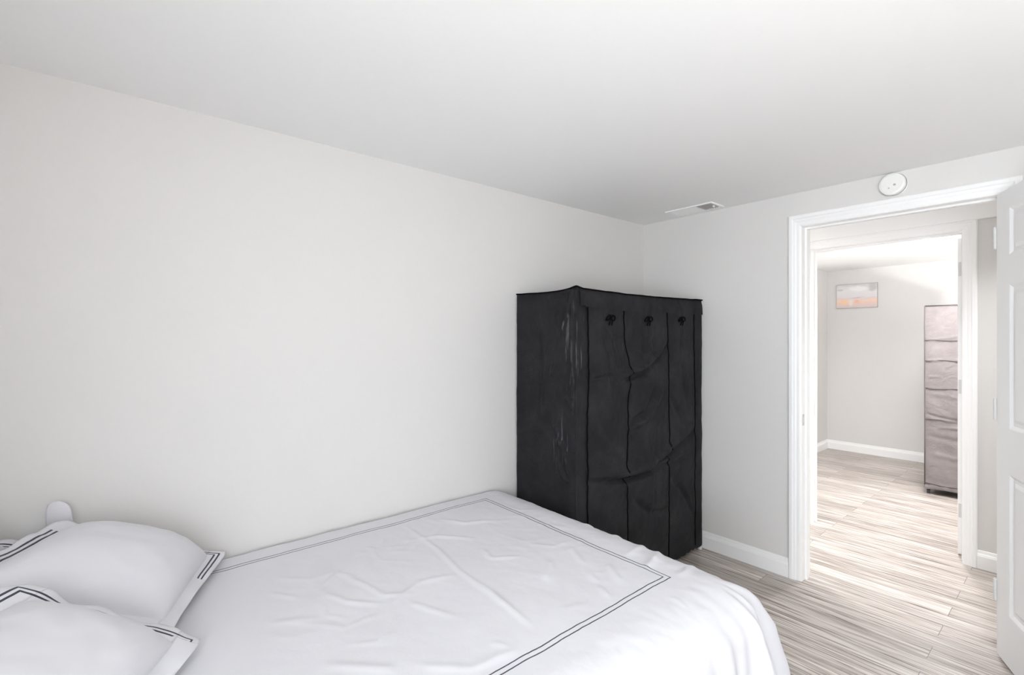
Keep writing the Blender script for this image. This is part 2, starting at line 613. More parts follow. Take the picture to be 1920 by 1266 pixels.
# ------------------------------------------------------------------ panel doors
def panel_face(m, w, h, y, sgn, cols, rows):
    """door face in local XZ at depth y with recessed and raised panels"""
    xs = sorted({0, w, *[c for p in cols for c in p]})
    zs = sorted({0, h, *[c for p in rows for c in p]})
    for i in range(len(xs) - 1):
        for j in range(len(zs) - 1):
            x0, x1, z0, z1 = xs[i], xs[i + 1], zs[j], zs[j + 1]
            if (x0, x1) in cols and (z0, z1) in rows:
                rings = [(0, 0), (.004, .001), (.016, .009), (.030, .009), (.046, .003)]
                loops = []
                for ins, dep in rings:
                    yy = y - sgn * dep
                    loops.append([(x0 + ins, yy, z0 + ins), (x1 - ins, yy, z0 + ins), (x1 - ins, yy, z1 - ins), (x0 + ins, yy, z1 - ins)])
                v = [p for l in loops for p in l]
                f = []
                for r in range(len(rings) - 1):
                    for k in range(4):
                        k2 = (k + 1) % 4
                        q = (4 * r + k, 4 * r + k2, 4 * r + 4 + k2, 4 * r + 4 + k)
                        f.append(q if sgn < 0 else q[::-1])
                q = tuple(4 * (len(rings) - 1) + k for k in range(4))
                f.append(q if sgn < 0 else q[::-1])
                m.add(v, f)
            else:
                q = (0, 1, 2, 3)
                m.add([(x0, y, z0), (x1, y, z0), (x1, y, z1), (x0, y, z1)], [q if sgn < 0 else q[::-1]])


def hinge(parent, z, loc):
    x, y = loc
    m = MB()
    m.cyl((x, y, z - .045), (0, 0, 1), .006, .09, 14)
    m.cyl((x, y, z - .049), (0, 0, 1), .004, .098, 10)
    m.box(x - .001, x + .001, y, y + .03, z - .045, z + .045)
    return m.build('hinge', M_NICKEL, parent)


def panel_door(name, w, h, t, loc, rotz, label):
    e = structure(empty(name, loc), label)
    e.rotation_euler = (0, 0, rotz)
    m = MB()
    cols = [(.11, w / 2 - .05), (w / 2 + .05, w - .11)]
    rows = [(.215, .82), (1.01, 1.625), (1.745, 1.95)]
    panel_face(m, w, h, 0, -1, cols, rows)
    panel_face(m, w, h, t, 1, cols, rows)
    m.add([(0, 0, 0), (0, t, 0), (w, t, 0), (w, 0, 0), (0, 0, h), (0, t, h), (w, t, h), (w, 0, h)],
          [(0, 1, 2, 3), (4, 7, 6, 5), (0, 4, 5, 1), (3, 2, 6, 7)])
    o = m.build('leaf', M_DOOR, None); o.parent = e
    for z in (.28, 1.08, 1.84):
        hm = MB()
        hm.cyl((-.006, -.004, z - .045), (0, 0, 1), .006, .09, 14)
        hm.cyl((-.006, -.004, z - .049), (0, 0, 1), .004, .098, 10)
        hm.box(-.0022, .0, .0005, .031, z - .045, z + .045)
        o = hm.build('hinge', M_HINGE, None); o.parent = e
    for sg, yy in ((-1, 0), (1, t)):
        km = MB()
        km.lathe((w - .06, yy, .93), (0, sg, 0), [(.032, 0), (.032, .006), (.013, .010), (.011, .03), (.020, .036), (.028, .048), (.026, .060), (.014, .066), (0, .067)], 28)
        o = km.build('knob', M_NICKEL, None, smooth=True); o.parent = e
    return e


# leaf of the bedroom door: hinged on the right jamb, swung into the room past 90 degrees
dd = math.atan2(-.913, .407)
panel_door('door_1', .78, 2.03, .035, (DX1 - .006, YF - .050, .012), dd, 'white six-panel bedroom door standing open at the right')
panel_door('door_2', .82, 2.04, .035, (EX1 - .002, Y2B + .012, .012), R(90), 'white door of the far room opened away from us, seen edge-on')

# ------------------------------------------------------------------ smoke detector
sd = tag(empty('smoke_detector', (-.634, YF, 2.188)), 'round white smoke detector on the wall above the doorway', 'smoke detector')
m = MB().lathe((-.634, YF, 2.188), (0, -1, 0), [(.061, 0), (.061, .007), (.0585, .009)], 56)
m.build('mounting_plate', M_PLASTIC, sd, smooth=False)
m = MB().lathe((-.634, YF, 2.188), (0, -1, 0), [(.0555, .008), (.0555, .024), (.052, .030), (.044, .033), (.0, .034)], 56)
m.build('cover', M_PLASTIC, sd, smooth=False)
b = MB().cyl((-.622, YF - .033, 2.181), (0, -1, 0), .0055, .003, 20).build('test_button', M_DUCT, sd); b['label'] = 'small grey test button'
b = MB().cyl((-.645, YF - .033, 2.168), (0, -1, 0), .0035, .002, 16).build('indicator', M_DUCT, sd); b['label'] = 'small grey indicator dot'

# ------------------------------------------------------------------ ceiling vent
vx0, vx1, vy0, vy1 = -1.81, -1.485, 2.845, 3.005
vt = tag(empty('ceiling_vent', ((vx0 + vx1) / 2, (vy0 + vy1) / 2, H)), 'white rectangular air register with slats on the ceiling in the corner', 'vent')
m = MB()
fz = H - .007
bw = .016
for a in ((vx0, vx1, vy0, vy0 + bw), (vx0, vx1, vy1 - bw, vy1), (vx0, vx0 + bw, vy0 + bw, vy1 - bw), (vx1 - bw, vx1, vy0 + bw, vy1 - bw)):
    m.box(*a, fz, H)
m.build('frame', M_TRIM, vt, bevel=.002)
MB().box(vx0 + bw, vx1 - bw, vy0 + bw, vy1 - bw, H - .002, H - .0005).build('backing', M_DUCT, vt)
xm = vx0 + .20
for k in range(11):                       # slats of the long section, overlapping toward the camera
    x = vx0 + bw + .006 + k * .0165
    s_ = MB()
    s_.add([(x, vy0 + bw, H - .007), (x, vy1 - bw, H - .007), (x + .019, vy1 - bw, H - .0025), (x + .019, vy0 + bw, H - .0025),
            (x, vy0 + bw, H - .006), (x, vy1 - bw, H - .006), (x + .019, vy1 - bw, H - .0015), (x + .019, vy0 + bw, H - .0015)],
           [(0, 1, 2, 3), (7, 6, 5, 4), (0, 4, 5, 1), (1, 5, 6, 2), (2, 6, 7, 3), (3, 7, 4, 0)])
    s_.build('slat', M_TRIM, vt)
MB().box(xm, xm + .006, vy0 + bw, vy1 - bw, H - .007, H - .001).build('divider', M_TRIM, vt)
for k in range(6):                        # slats of the short section turned edge-on: the duct shows
    x = xm + .018 + k * .0145
    MB().box(x, x + .0014, vy0 + bw, vy1 - bw, H - .007, H - .0025).build('slat', M_DUCT, vt)
lv = MB().box(vx1 - .028, vx1 - .022, vy0 + .07, vy0 + .085, H - .016, H - .006).build('lever', M_TRIM, vt)

# ------------------------------------------------------------------ picture in the far room
def picture_mat():
    m, nt, b = new_mat('pale_landscape_print')
    L = nt.links.new
    uv = N(nt, 'ShaderNodeUVMap', uv_map='rest')
    s = N(nt, 'ShaderNodeSeparateXYZ'); L(uv.outputs[0], s.inputs[0])
    n = N(nt, 'ShaderNodeTexNoise'); n.inputs['Scale'].default_value = 5; n.inputs['Detail'].default_value = 6
    mp = N(nt, 'ShaderNodeMapping'); mp.inputs['Scale'].default_value = (1, 2.4, 1)
    L(uv.outputs[0], mp.inputs['Vector']); L(mp.outputs[0], n.inputs['Vector'])
    v = math_n(nt, 'ADD', s.outputs[1], math_n(nt, 'MULTIPLY', math_n(nt, 'SUBTRACT', n.outputs['Fac'], .5), .34))
    rp = N(nt, 'ShaderNodeValToRGB')
    e = rp.color_ramp.elements
    e[0].position, e[0].color = 0, (.50, .36, .34, 1)
    e[1].position, e[1].color = 1, (.45, .42, .43, 1)
    for p, c in ((.10, (.60, .44, .40)), (.20, (.75, .42, .27)), (.33, (.78, .50, .34)), (.40, (.62, .48, .47)), (.46, (.66, .62, .64)), (.75, (.70, .68, .69)), (.9, (.60, .58, .59))):
        k = e.new(p); k.color = (*c, 1)
    L(v, rp.inputs['Fac'])
    # orange clump at the left, pale gap beside it
    def blob(cx, cy, rx, ry):
        dx = math_n(nt, 'DIVIDE', math_n(nt, 'SUBTRACT', s.outputs[0], cx), rx)
        dy = math_n(nt, 'DIVIDE', math_n(nt, 'SUBTRACT', s.outputs[1], cy), ry)
        d = math_n(nt, 'ADD', math_n(nt, 'MULTIPLY', dx, dx), math_n(nt, 'MULTIPLY', dy, dy))
        d = math_n(nt, 'ADD', d, math_n(nt, 'MULTIPLY', math_n(nt, 'SUBTRACT', n.outputs['Fac'], .5), 2.2))
        return math_n(nt, 'SMOOTH_MIN', math_n(nt, 'MAXIMUM', math_n(nt, 'SUBTRACT', 1.2, d), 0), 1, .1)
    cur = rp.outputs['Color']
    for (cx, cy, rx, ry, c) in ((.20, .26, .11, .13, (.80, .42, .10)), (.36, .22, .06, .16, (.74, .62, .56)), (.52, .26, .06, .08, (.74, .30, .12)), (.90, .85, .12, .2, (.36, .33, .34)), (.5, .42, .14, .03, (.42, .33, .40)), (.08, .78, .10, .05, (.42, .40, .41)), (.55, .8, .25, .12, (.82, .81, .82))):
        mx = N(nt, 'ShaderNodeMix', data_type='RGBA')
        L(blob(cx, cy, rx, ry), mx.inputs['Factor'])
        L(cur, mx.inputs['A']); mx.inputs['B'].default_value = (*c, 1)
        cur = mx.outputs['Result']
    mx = N(nt, 'ShaderNodeMix', data_type='RGBA')      # washed-out look mixed into the whole print
    mx.inputs['Factor'].default_value = .35
    L(cur, mx.inputs['A']); mx.inputs['B'].default_value = (.80, .79, .79, 1)
    L(mx.outputs['Result'], b.inputs['Base Color'])
    b.inputs['Roughness'].default_value = .6
    return m


px0, px1, pz0, pz1 = -2.023, -1.60, 1.772, 2.068
pc = tag(empty('wall_picture', ((px0 + px1) / 2, YE, pz0)), 'small unframed landscape print with orange foliage on the end wall of the far room', 'picture')
MB().box(px0, px1, YE - .018, YE - .0005, pz0, pz1).build('stretcher', plain('canvas_edge', (.42, .38, .37), .7), pc, bevel=.002)
MB().add([(px0 + .004, YE - .0188, pz0 + .004), (px1 - .004, YE - .0188, pz0 + .004), (px1 - .004, YE - .0188, pz1 - .004), (px0 + .004, YE - .0188, pz1 - .004),
          (px0 + .004, YE - .0178, pz0 + .004), (px1 - .004, YE - .0178, pz0 + .004), (px1 - .004, YE - .0178, pz1 - .004), (px0 + .004, YE - .0178, pz1 - .004)],
         [(0, 1, 2, 3), (0, 4, 5, 1), (1, 5, 6, 2), (2, 6, 7, 3), (3, 7, 4, 0)],
         [(0, 0), (1, 0), (1, 1), (0, 1)] * 2).build('print', picture_mat(), pc)

# ------------------------------------------------------------------ added fill lamps, out of view
for x, y, w, beam, lab in FILL_LAMPS:
    e = tag(empty('ceiling_fill_lamp', (x, y, H)), lab, 'lamp')
    MB().lathe((x, y, H), (0, 0, -1), [(.0, 0), (.15, .0), (.15, .02), (.145, .025), (0, .026)], 40).build('base', M_FILLBASE, e)
    prof = [(.14 * math.cos(a), .027 + .06 * math.sin(a)) for a in [math.pi / 2 * k / 10 for k in range(11)]]
    MB().lathe((x, y, H), (0, 0, -1), prof, 40).build('glass_dome', fill_glass('fill_dome_glass', w * .4), e, smooth=True)
    a_ = area('fill_light', (x, y, H - .095), (0, 0, 0), .26, .26, w, (.97, .985, 1.0))
    a_.data.shape = 'DISK'
    a_.data.spread = R(beam)
    a_.parent = e; a_.location = (0, 0, -.095)

for x, y, z, w, tint, lab in FILL_UPLIGHTS:
    e = tag(empty('fill_uplight', (x, y, 0)), lab, 'lamp')
    MB().lathe((x, y, 0), (0, 0, 1), [(0, 0), (.15, 0), (.15, .012), (.02, .022), (0, .022)], 36).build('base', M_FILLBASE, e, smooth=False)
    MB().cyl((x, y, .02), (0, 0, 1), .012, z - .13, 16).build('pole', M_FILLBASE, e, smooth=True)
    MB().lathe((x, y, z - .12), (0, 0, 1), [(0, 0), (.06, .005), (.14, .035), (.20, .09), (.215, .12), (.209, .12), (.194, .092), (.135, .041), (0, .012)], 40).build('bowl_shade', M_FILLBASE, e, smooth=True)
    MB().lathe((x, y, z - .075), (0, 0, 1), [(0, 0), (.05, .01), (.055, .03), (.04, .045), (0, .055)], 24).build('bulb', fill_glass('fill_bulb_glass', 4), e, smooth=True)
    a_ = area('fill_light', (0, 0, z - .008), (R(180), 0, 0), .40, .40, w, tint)
    a_.data.shape = 'DISK'
    a_.parent = e

# ------------------------------------------------------------------ black fabric wardrobe
WX0, WX1, WY0, WY1, WZ = -2.112, -1.652, 1.802, 3.030, 1.658
wr = tag(empty('fabric_wardrobe', ((WX0 + WX1) / 2, (WY0 + WY1) / 2, 0)), 'black fabric wardrobe standing in the corner at the foot of the bed', 'wardrobe')
FRONT = [  # (y, z) lines on the front cloth, amplitude along +X, width
    ([(1.885, .664), (2.19, .618), (2.367, .619), (2.61, .69), (2.941, .808)], -.012, .020),
    ([(1.885, .70), (2.19, .655), (2.367, .655), (2.61, .73), (2.9, .85)], .008, .030),
    ([(2.19, .618), (2.461, .63), (2.882, .662)], -.006, .018),
    ([(2.148, 1.165), (2.367, 1.206), (2.559, 1.311), (2.61, 1.368)], -.010, .016),
    ([(2.148, 1.200), (2.367, 1.245), (2.559, 1.35)], .006, .022),
    ([(1.894, 1.18), (2.047, 1.209), (2.148, 1.165)], -.006, .014),
    ([(2.233, .935), (2.367, .974), (2.461, 1.104), (2.485, 1.271)], -.009, .018),
    ([(2.2, .90), (2.367, .93), (2.51, 1.08), (2.54, 1.25)], .006, .026),
    ([(2.066, 1.424), (2.127, 1.243)], -.006, .012),
    ([(1.99, 1.47), (2.05, 1.30), (2.06, 1.1)], -.004, .016),
    ([(2.437, 1.397), (2.485, 1.313)], -.006, .012),
    ([(2.33, 1.42), (2.36, 1.30), (2.33, 1.22)], -.005, .014),
    ([(1.92, .95), (2.05, .80), (2.19, .76)], .005, .03),
    ([(2.25, .50), (2.42, .38), (2.6, .36)], -.006, .025),
    ([(2.64, 1.05), (2.75, .90), (2.9, .84)], -.005, .022),
    ([(2.64, .55), (2.8, .42), (2.92, .25)], -.007, .022),
    ([(2.45, 1.48), (2.47, .9), (2.45, .3)], -.003, .012),
    ([(2.76, 1.50), (2.75, 1.3), (2.80, 1.0)], -.004, .014),
]
SIDE = [  # (x, z) lines on the near side, amplitude along -Y
    ([(-1.678, 1.60), (-1.672, 1.40), (-1.668, 1.22), (-1.686, 1.09)], .010, .007),
    ([(-1.700, 1.60), (-1.694, 1.40), (-1.70, 1.20)], -.006, .008),
    ([(-1.77, 1.411), (-1.714, 1.531), (-1.678, 1.651)], .007, .009),
    ([(-1.86, 1.62), (-1.76, 1.63), (-1.68, 1.655)], .006, .012),
    ([(-1.822, .985), (-1.775, .88), (-1.72, .80), (-1.694, .70)], .009, .014),
    ([(-1.80, .78), (-1.76, .70), (-1.70, .66)], .006, .012),
    ([(-1.84, 1.21), (-1.822, 1.286)], .008, .007),
    ([(-1.74, 1.10), (-1.70, 1.08), (-1.68, 1.04)], .008, .007),
    ([(-2.0, 1.451), (-1.98, 1.503)], .005, .008),
    ([(-1.79, 1.47), (-1.785, 1.55)], .005, .006),
    ([(-1.95, .9), (-1.93, 1.3), (-1.95, 1.55)], -.006, .03),
]


FRONT = [(l, a, w * .78) for l, a, w in FRONT]


def top_z(x, y):
    """the roof cloth sags a little between the frame's corners"""
    a = (x - WX0) / (WX1 - WX0)
    b = (y - WY0) / (WY1 - WY0)
    sag = .018 * (math.sin(math.pi * min(1, max(0, b))) + .9 * math.sin(math.pi * min(1, max(0, a))))
    peak = .010 * math.exp(-((x - WX1) ** 2 + (y - WY0) ** 2) / .03 ** 2)
    return WZ - sag * .5 + peak + .003 * nz(x, y, 3, 12)


def front_x(y, z):
    b = (y - WY0) / (WY1 - WY0)
    belly = .012 * math.sin(math.pi * min(1, max(0, z / WZ))) * math.sin(math.pi * min(1, max(0, b)))
    return WX1 + belly + 2.9 * crease_sum(y, z, FRONT) + .004 * nz(y, z, 1, 6) + .002 * nz(y, z, 2, 20)


def side_y(x, z):
    a = (x - WX0) / (WX1 - WX0)
    return WY0 - 2.3 * crease_sum(x, z, SIDE) - .004 * nz(x, z, 5, 7) - .0015 * nz(x, z, 6, 25) + .008 * math.sin(math.pi * a) * math.sin(math.pi * z / WZ)


m = MB()
Z0 = .035
# sides, back, and roof as one cover; front shows between the flaps
def wrap(u, v):
    """u runs round: back-left edge -> near side -> front corner strip"""
    L1, L2 = WX1 - WX0, .09
    s_ = u * (L1 + L2)
    z_top = None
    if s_ < L1:
        x = WX0 + s_
        zt = top_z(x, WY0); z = Z0 + (zt - Z0) * v
        k = math.exp(-((L1 - s_) / .02) ** 2)
        return (x - .006 * k, side_y(x, z) + .006 * k, z)
    y = WY0 + (s_ - L1)
    zt = top_z(WX1, y); z = Z0 + (zt - Z0) * v
    k = math.exp(-((s_ - L1) / .02) ** 2)
    return (front_x(y, z) - .006 * k, y + (side_y(WX1, z) - WY0) * (1 - (s_ - L1) / L2), z)
m.grid(wrap, 90, 200)
def far_side(u, v):
    x = WX1 - u * (WX1 - WX0); zt = top_z(x, WY1)
    z = Z0 + (zt - Z0) * v
    return (x, WY1 - .006 * math.sin(9 * z) * u - .004 * nz(x, z, 8, 8), z)
m.grid(far_side, 24, 80)
m.grid(lambda u, v: (WX0, WY1 - u * (WY1 - WY0), Z0 + (top_z(WX0, WY1 - u * (WY1 - WY0)) - Z0) * v), 30, 30)
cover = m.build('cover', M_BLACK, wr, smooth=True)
m = MB()
m.grid(lambda u, v: (WX0 + u * (WX1 + .012 - WX0), WY0 + v * (WY1 - WY0), top_z(WX0 + u * (WX1 - WX0), WY0 + v * (WY1 - WY0))), 40, 90)
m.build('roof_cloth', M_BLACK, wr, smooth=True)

SEAMS = [
    [(1.885, 1.60), (1.891, 1.229), (1.880, .926), (1.882, .513), (1.884, .05)],
    [(2.179, 1.555), (2.190, 1.372), (2.244, 1.199), (2.211, 1.069), (2.207, .885), (2.200, .689), (2.211, .344), (2.22, .05)],
    [(2.610, 1.57), (2.618, 1.122), (2.626, .152), (2.626, .04)],
    [(2.926, 1.565), (2.941, .097), (2.941, .04)],
    [(3.028, 1.60), (3.030, .04)],
]


def seam_y(line, z):
    if z >= line[0][1]: return line[0][0]
    for (a, za), (b, zb) in zip(line, line[1:]):
        if z >= zb:
            return a + (b - a) * (za - z) / (za - zb)
    return line[-1][0]


for i in range(4):     # hanging front panels, each lying slightly over the next
    A_, B_ = SEAMS[i], SEAMS[i + 1]
    ln = (0, .004, .002, -.003)[i]
    def fn(u, v, A_=A_, B_=B_, i=i):
        z = .03 + (1.60 - .03) * v + (.004 * math.sin(30 * u + i) if v == 0 else 0)
        y0, y1 = seam_y(A_, z), seam_y(B_, z)
        y = y0 + (y1 - y0) * u
        puff = .012 * (math.sin(math.pi * u) ** .7) if 0 < u < 1 else 0
        return (front_x(y, z) + puff + .003, y, z)
    nu = max(6, int(len(A_) and (B_[0][0] - A_[0][0]) * 130))
    m = MB().grid(fn, nu, 180)
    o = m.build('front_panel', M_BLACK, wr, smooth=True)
# dark piping along the seams
for i, line in enumerate(SEAMS[:4]):
    pts = []
    for k in range(70):
        z = 1.565 - (1.565 - .05) * k / 69
        y = seam_y(line, z) + .0015 * math.sin(k * 1.7)
        pts.append((front_x(y, z) + .0055, y, z))
    MB().tube(pts, .0036, 6).build('piping', M_PIPING, wr, smooth=True)
# valance strip over the top of the panels
def val(u, v):
    y = WY0 + .015 + u * (WY1 + .001 - WY0 - .015)
    zt = top_z(WX1, y) + .001
    zb = 1.558 + .003 * math.sin(14 * u) + (.012 * math.exp(-(u / .06) ** 2))
    z = zb + (zt - zb) * v
    return (front_x(y, z) + .017 - .013 * (v ** 3) - .010 * u ** 4 + .002 * math.sin(40 * u) * (1 - v), y, z)
m = MB().grid(val, 120, 14)
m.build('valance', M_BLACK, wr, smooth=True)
for yb, zb in ((2.045, 1.520), (2.385, 1.522), (2.745, 1.530)):   # knotted ties that hold rolled-up flaps
    m = MB()
    bx = front_x(yb, zb) + .024
    for sg in (-1, 1):
        pts = []
        for k in range(13):
            a = 2 * math.pi * k / 12
            pts.append((bx + .006 * math.sin(a), yb + sg * (.018 - .018 * math.cos(a)), zb + .012 * math.sin(a) - .006 * (1 - math.cos(a))))
        m.tube(pts, .0042, 6)
        m.tube([(bx, yb, zb), (bx + .004, yb + sg * .008, zb - .02), (bx - .002, yb + sg * .012, zb - .045)], .0035, 6)
    m.lathe((bx - .004, yb, zb), (1, 0, 0), [(0, 0), (.008, .002), (.009, .008), (.005, .013), (0, .014)], 12)
    m.build('tie', M_PIPING, wr, smooth=True)
# roof edge piping with the corner pole pushing up
pts = [(WX0 + (WX1 - WX0) * k / 20, WY0 - .002, top_z(WX0 + (WX1 - WX0) * k / 20, WY0) + .002) for k in range(21)]
pts += [(WX1 + .006, WY0 + (WY1 - WY0) * k / 50, top_z(WX1, WY0 + (WY1 - WY0) * k / 50) + .002) for k in range(51)]
pts += [(WX1 + (WX0 - WX1) * k / 20, WY1, top_z(WX1 + (WX0 - WX1) * k / 20, WY1) + .002) for k in range(21)]
MB().tube(pts, .0045, 6).build('roof_piping', M_PIPING, wr, smooth=True)
pts = [(WX1 + .001, WY0 - .001 - .003 * math.sin(z * 9), z) for z in [Z0 + (WZ + .002 - Z0) * k / 60 for k in range(61)]]
MB().tube(pts, .0040, 6).build('corner_piping', M_BLACK, wr, smooth=True)
MB().lathe((WX1 - .012, WY0 + .016, WZ - .01), (0, 0, 1), [(.016, 0), (.016, .014), (.012, .020), (0, .022)], 18).build('pole_cap', M_BLACK, wr, smooth=True)
for x, y in ((WX0 + .03, WY0 + .03), (WX1 - .02, WY0 + .03), (WX0 + .03, WY1 - .03), (WX1 - .004, WY1 - .012)):
    f = MB().lathe((x, y, 0), (0, 0, 1), [(0, 0), (.013, 0), (.013, .012), (.009, .045), (0, .045)], 18).build('foot', M_PLASTIC, wr)
    f['label'] = 'white plastic foot of the frame'

# ------------------------------------------------------------------ grey-mauve wardrobe in the far room
GX0, GX1, GY0, GY1, GZ = -.940, -.56, 5.66, 6.45, 1.695
gw = tag(empty('fabric_wardrobe', ((GX0 + GX1) / 2, (GY0 + GY1) / 2, 0)), 'tall grey-mauve fabric wardrobe in the far room, seen through the doorways', 'wardrobe')
GF = [([(-.93, 1.38), (-.80, 1.40), (-.56, 1.46)], .006, .012), ([(-.75, 1.20), (-.65, 1.225), (-.56, 1.22)], .012, .012), ([(-.93, 1.20), (-.82, 1.205)], .008, .01),
      ([(-.93, .72), (-.85, .69), (-.75, .675), (-.56, .66)], -.010, .014), ([(-.93, .52), (-.8, .50), (-.6, .48)], -.006, .02), ([(-.9, .36), (-.75, .34), (-.6, .36)], .006, .02),
      ([(-.80, 1.13), (-.74, 1.19)], .008, .01), ([(-.92, 1.05), (-.85, 1.06)], .006, .01), ([(-.9, .9), (-.7, .88)], .005, .02), ([(-.85, .6), (-.7, .61)], .006, .01)]
def gfront(u, v):
    x = GX0 + u * (GX1 - GX0); z = .045 + (GZ - .045) * v
    return (x + (-.004 * math.sin(8 * z) if u == 0 else 0), GY0 - crease_sum(x, z, GF) - .004 * nz(x, z, 2, 9) - (.012 * math.exp(-((z - .06) / .03) ** 2)), z + .01 * (1 - v) * math.sin(4 * u))
m = MB().grid(gfront, 40, 170)
m.grid(lambda u, v: (GX0 + .003 * nz(u, v, 4, 6), GY1 - u * (GY1 - GY0), .04 + (GZ - .04) * v), 20, 60)
m.grid(lambda u, v: (GX1, GY0 + u * (GY1 - GY0), .04 + (GZ - .04) * v), 20, 60)
m.grid(lambda u, v: (GX1 + u * (GX0 - GX1), GY1, .04 + (GZ - .04) * v), 10, 20)
m.grid(lambda u, v: (GX0 + u * (GX1 - GX0), GY0 + v * (GY1 - GY0), GZ - .01 * math.sin(math.pi * u) * math.sin(math.pi * v)), 16, 16)
m.build('cover', M_MAUVE, gw, smooth=True)
for zz in (1.385, 1.205, .955, .675, .095):
    pts = [(GX0 + (GX1 - GX0) * k / 30, GY0 - .006 - .003 * math.sin(k * .9 + zz * 5), zz + .004 * math.sin(k * .35 + zz * 9)) for k in range(31)]
    MB().tube(pts, .0035 if zz != .095 else .006, 6).build('seam', M_MAUVE_SEAM, gw, smooth=True)
for a in ([(GX0 - .001, GY0 - .004, z) for z in (.05, .5, 1.0, 1.4, GZ)], [(GX1, GY0 - .004, z) for z in (.05, .9, GZ)], [(GX0, GY0 - .004, GZ), (GX1, GY0 - .004, GZ)]):
    MB().tube(a, .005, 6).build('edge_piping', M_MAUVE_SEAM, gw, smooth=True)
for x, y in ((GX0 + .02, GY0 + .02), (GX1 - .02, GY0 + .02), (GX0 + .02, GY1 - .02), (GX1 - .02, GY1 - .02)):
    MB().cyl((x, y, 0), (0, 0, 1), .012, .06, 14).build('foot', M_BEDFRAME, gw)

# ------------------------------------------------------------------ bed
BX0, BX1, BY0, BY1 = -2.105, -.80, -.63, 1.60
bed = tag(empty('bed', ((BX0 + BX1) / 2, (BY0 + BY1) / 2, 0)), 'double bed against the long grey wall, hidden under its white duvet', 'bed')
MB().box(BX0, BX1, BY0, BY1, .28, .520).build('mattress', M_MATTRESS, bed, bevel=.04)
MB().box(BX0, BX1, BY0 - .045, BY0 - .005, 0, 1.02).build('headboard', M_BEDFRAME, bed, bevel=.01)
MB().box(BX0 + .01, BX1 - .01, BY0, BY1 - .01, .22, .279).build('bed_frame', M_BEDFRAME, bed, bevel=.01)
for x in (BX0 + .05, BX1 - .05):
    for y in (BY0 + .05, BY1 - .06):
        MB().cyl((x, y, 0), (0, 0, 1), .02, .22, 14).build('leg', M_BEDFRAME, bed)

# ------------------------------------------------------------------ duvet
TOP = .572
RX, RZ = .19, .12           # plan and height radius of the rolled edge
IX, IY = -.676 - RX, 1.757 - RX
ARC = (RX + RZ) / 2 * math.pi / 2
DROP = .40
TOPFOLDS = [  # (x, y) polylines on the cloth, amplitude up, width
    ([(-1.948, 1.007), (-1.646, .994), (-1.441, .961), (-1.239, .955), (-1.037, .934)], .0035, .008),
    ([(-1.767, .997), (-1.752, 1.058), (-1.638, 1.166)], .004, .010),
    ([(-1.91, 1.154), (-1.793, 1.226), (-1.748, 1.347)], .004, .012),
    ([(-1.53, 1.133), (-1.448, 1.108), (-1.389, 1.203)], .004, .008),
    ([(-1.667, .629), (-1.558, .663), (-1.468, .68), (-1.41, .768)], .003, .009),
    ([(-1.583, .543), (-1.502, .573), (-1.418, .657)], .003, .010),
    ([(-1.4, .679), (-1.465, .812), (-1.427, .937)], .003, .012),
    ([(-1.372, .728), (-1.216, .798)], .003, .010),
    ([(-1.718, .4), (-1.621, .463)], .003, .010),
    ([(-1.618, .519), (-1.71, .619), (-1.626, .658)], .003, .010),
    ([(-1.532, .356), (-1.467, .476)], .003, .014),
    ([(-1.046, .806), (-1.002, .822)], .003, .008),
    ([(-1.843, .784), (-1.804, .805)], .003, .008),
    ([(-1.055, 1.265), (-.991, 1.234)], .004, .008),
    ([(-1.133, 1.309), (-1.075, 1.279)], .004, .010),
    ([(-.858, 1.393), (-.813, 1.381)], .004, .008),
    ([(-1.332, .971), (-1.148, .949), (-1.034, .938)], .003, .010),
    ([(-1.318, 1.412), (-1.196, 1.341)], .004, .012),
    ([(-1.296, 1.267), (-1.196, 1.153)], .004, .012),
    ([(-1.135, 1.413), (-1.026, 1.337)], .004, .012),
    ([(-1.12, 1.70), (-1.06, 1.60), (-1.024, 1.482)], .006, .014),
    ([(-1.20, 1.72), (-1.15, 1.62), (-1.13, 1.52)], .005, .014),
    ([(-1.32, 1.74), (-1.30, 1.62)], .005, .012),
    ([(-1.48, 1.74), (-1.46, 1.63)], .005, .014),
    ([(-.96, 1.70), (-.93, 1.60), (-.92, 1.53)], .004, .014),
    ([(-1.10, .60), (-1.00, .70), (-.98, .85)], .003, .014),
    ([(-1.25, .42), (-1.12, .55)], .003, .014),
]
rnd = random.Random(4)
for k in range(26):   # short soft rumples
    x, y = rnd.uniform(-2.0, -.95), rnd.uniform(.3, 1.6)
    a, l = rnd.gauss(.5, .5), rnd.uniform(.05, .16)
    TOPFOLDS.append(([(x, y), (x + l * math.cos(a), y + l * math.sin(a)), (x + 1.6 * l * math.cos(a + .4), y + 1.6 * l * math.sin(a + .4))], rnd.uniform(.0008, .002), rnd.uniform(.007, .014)))


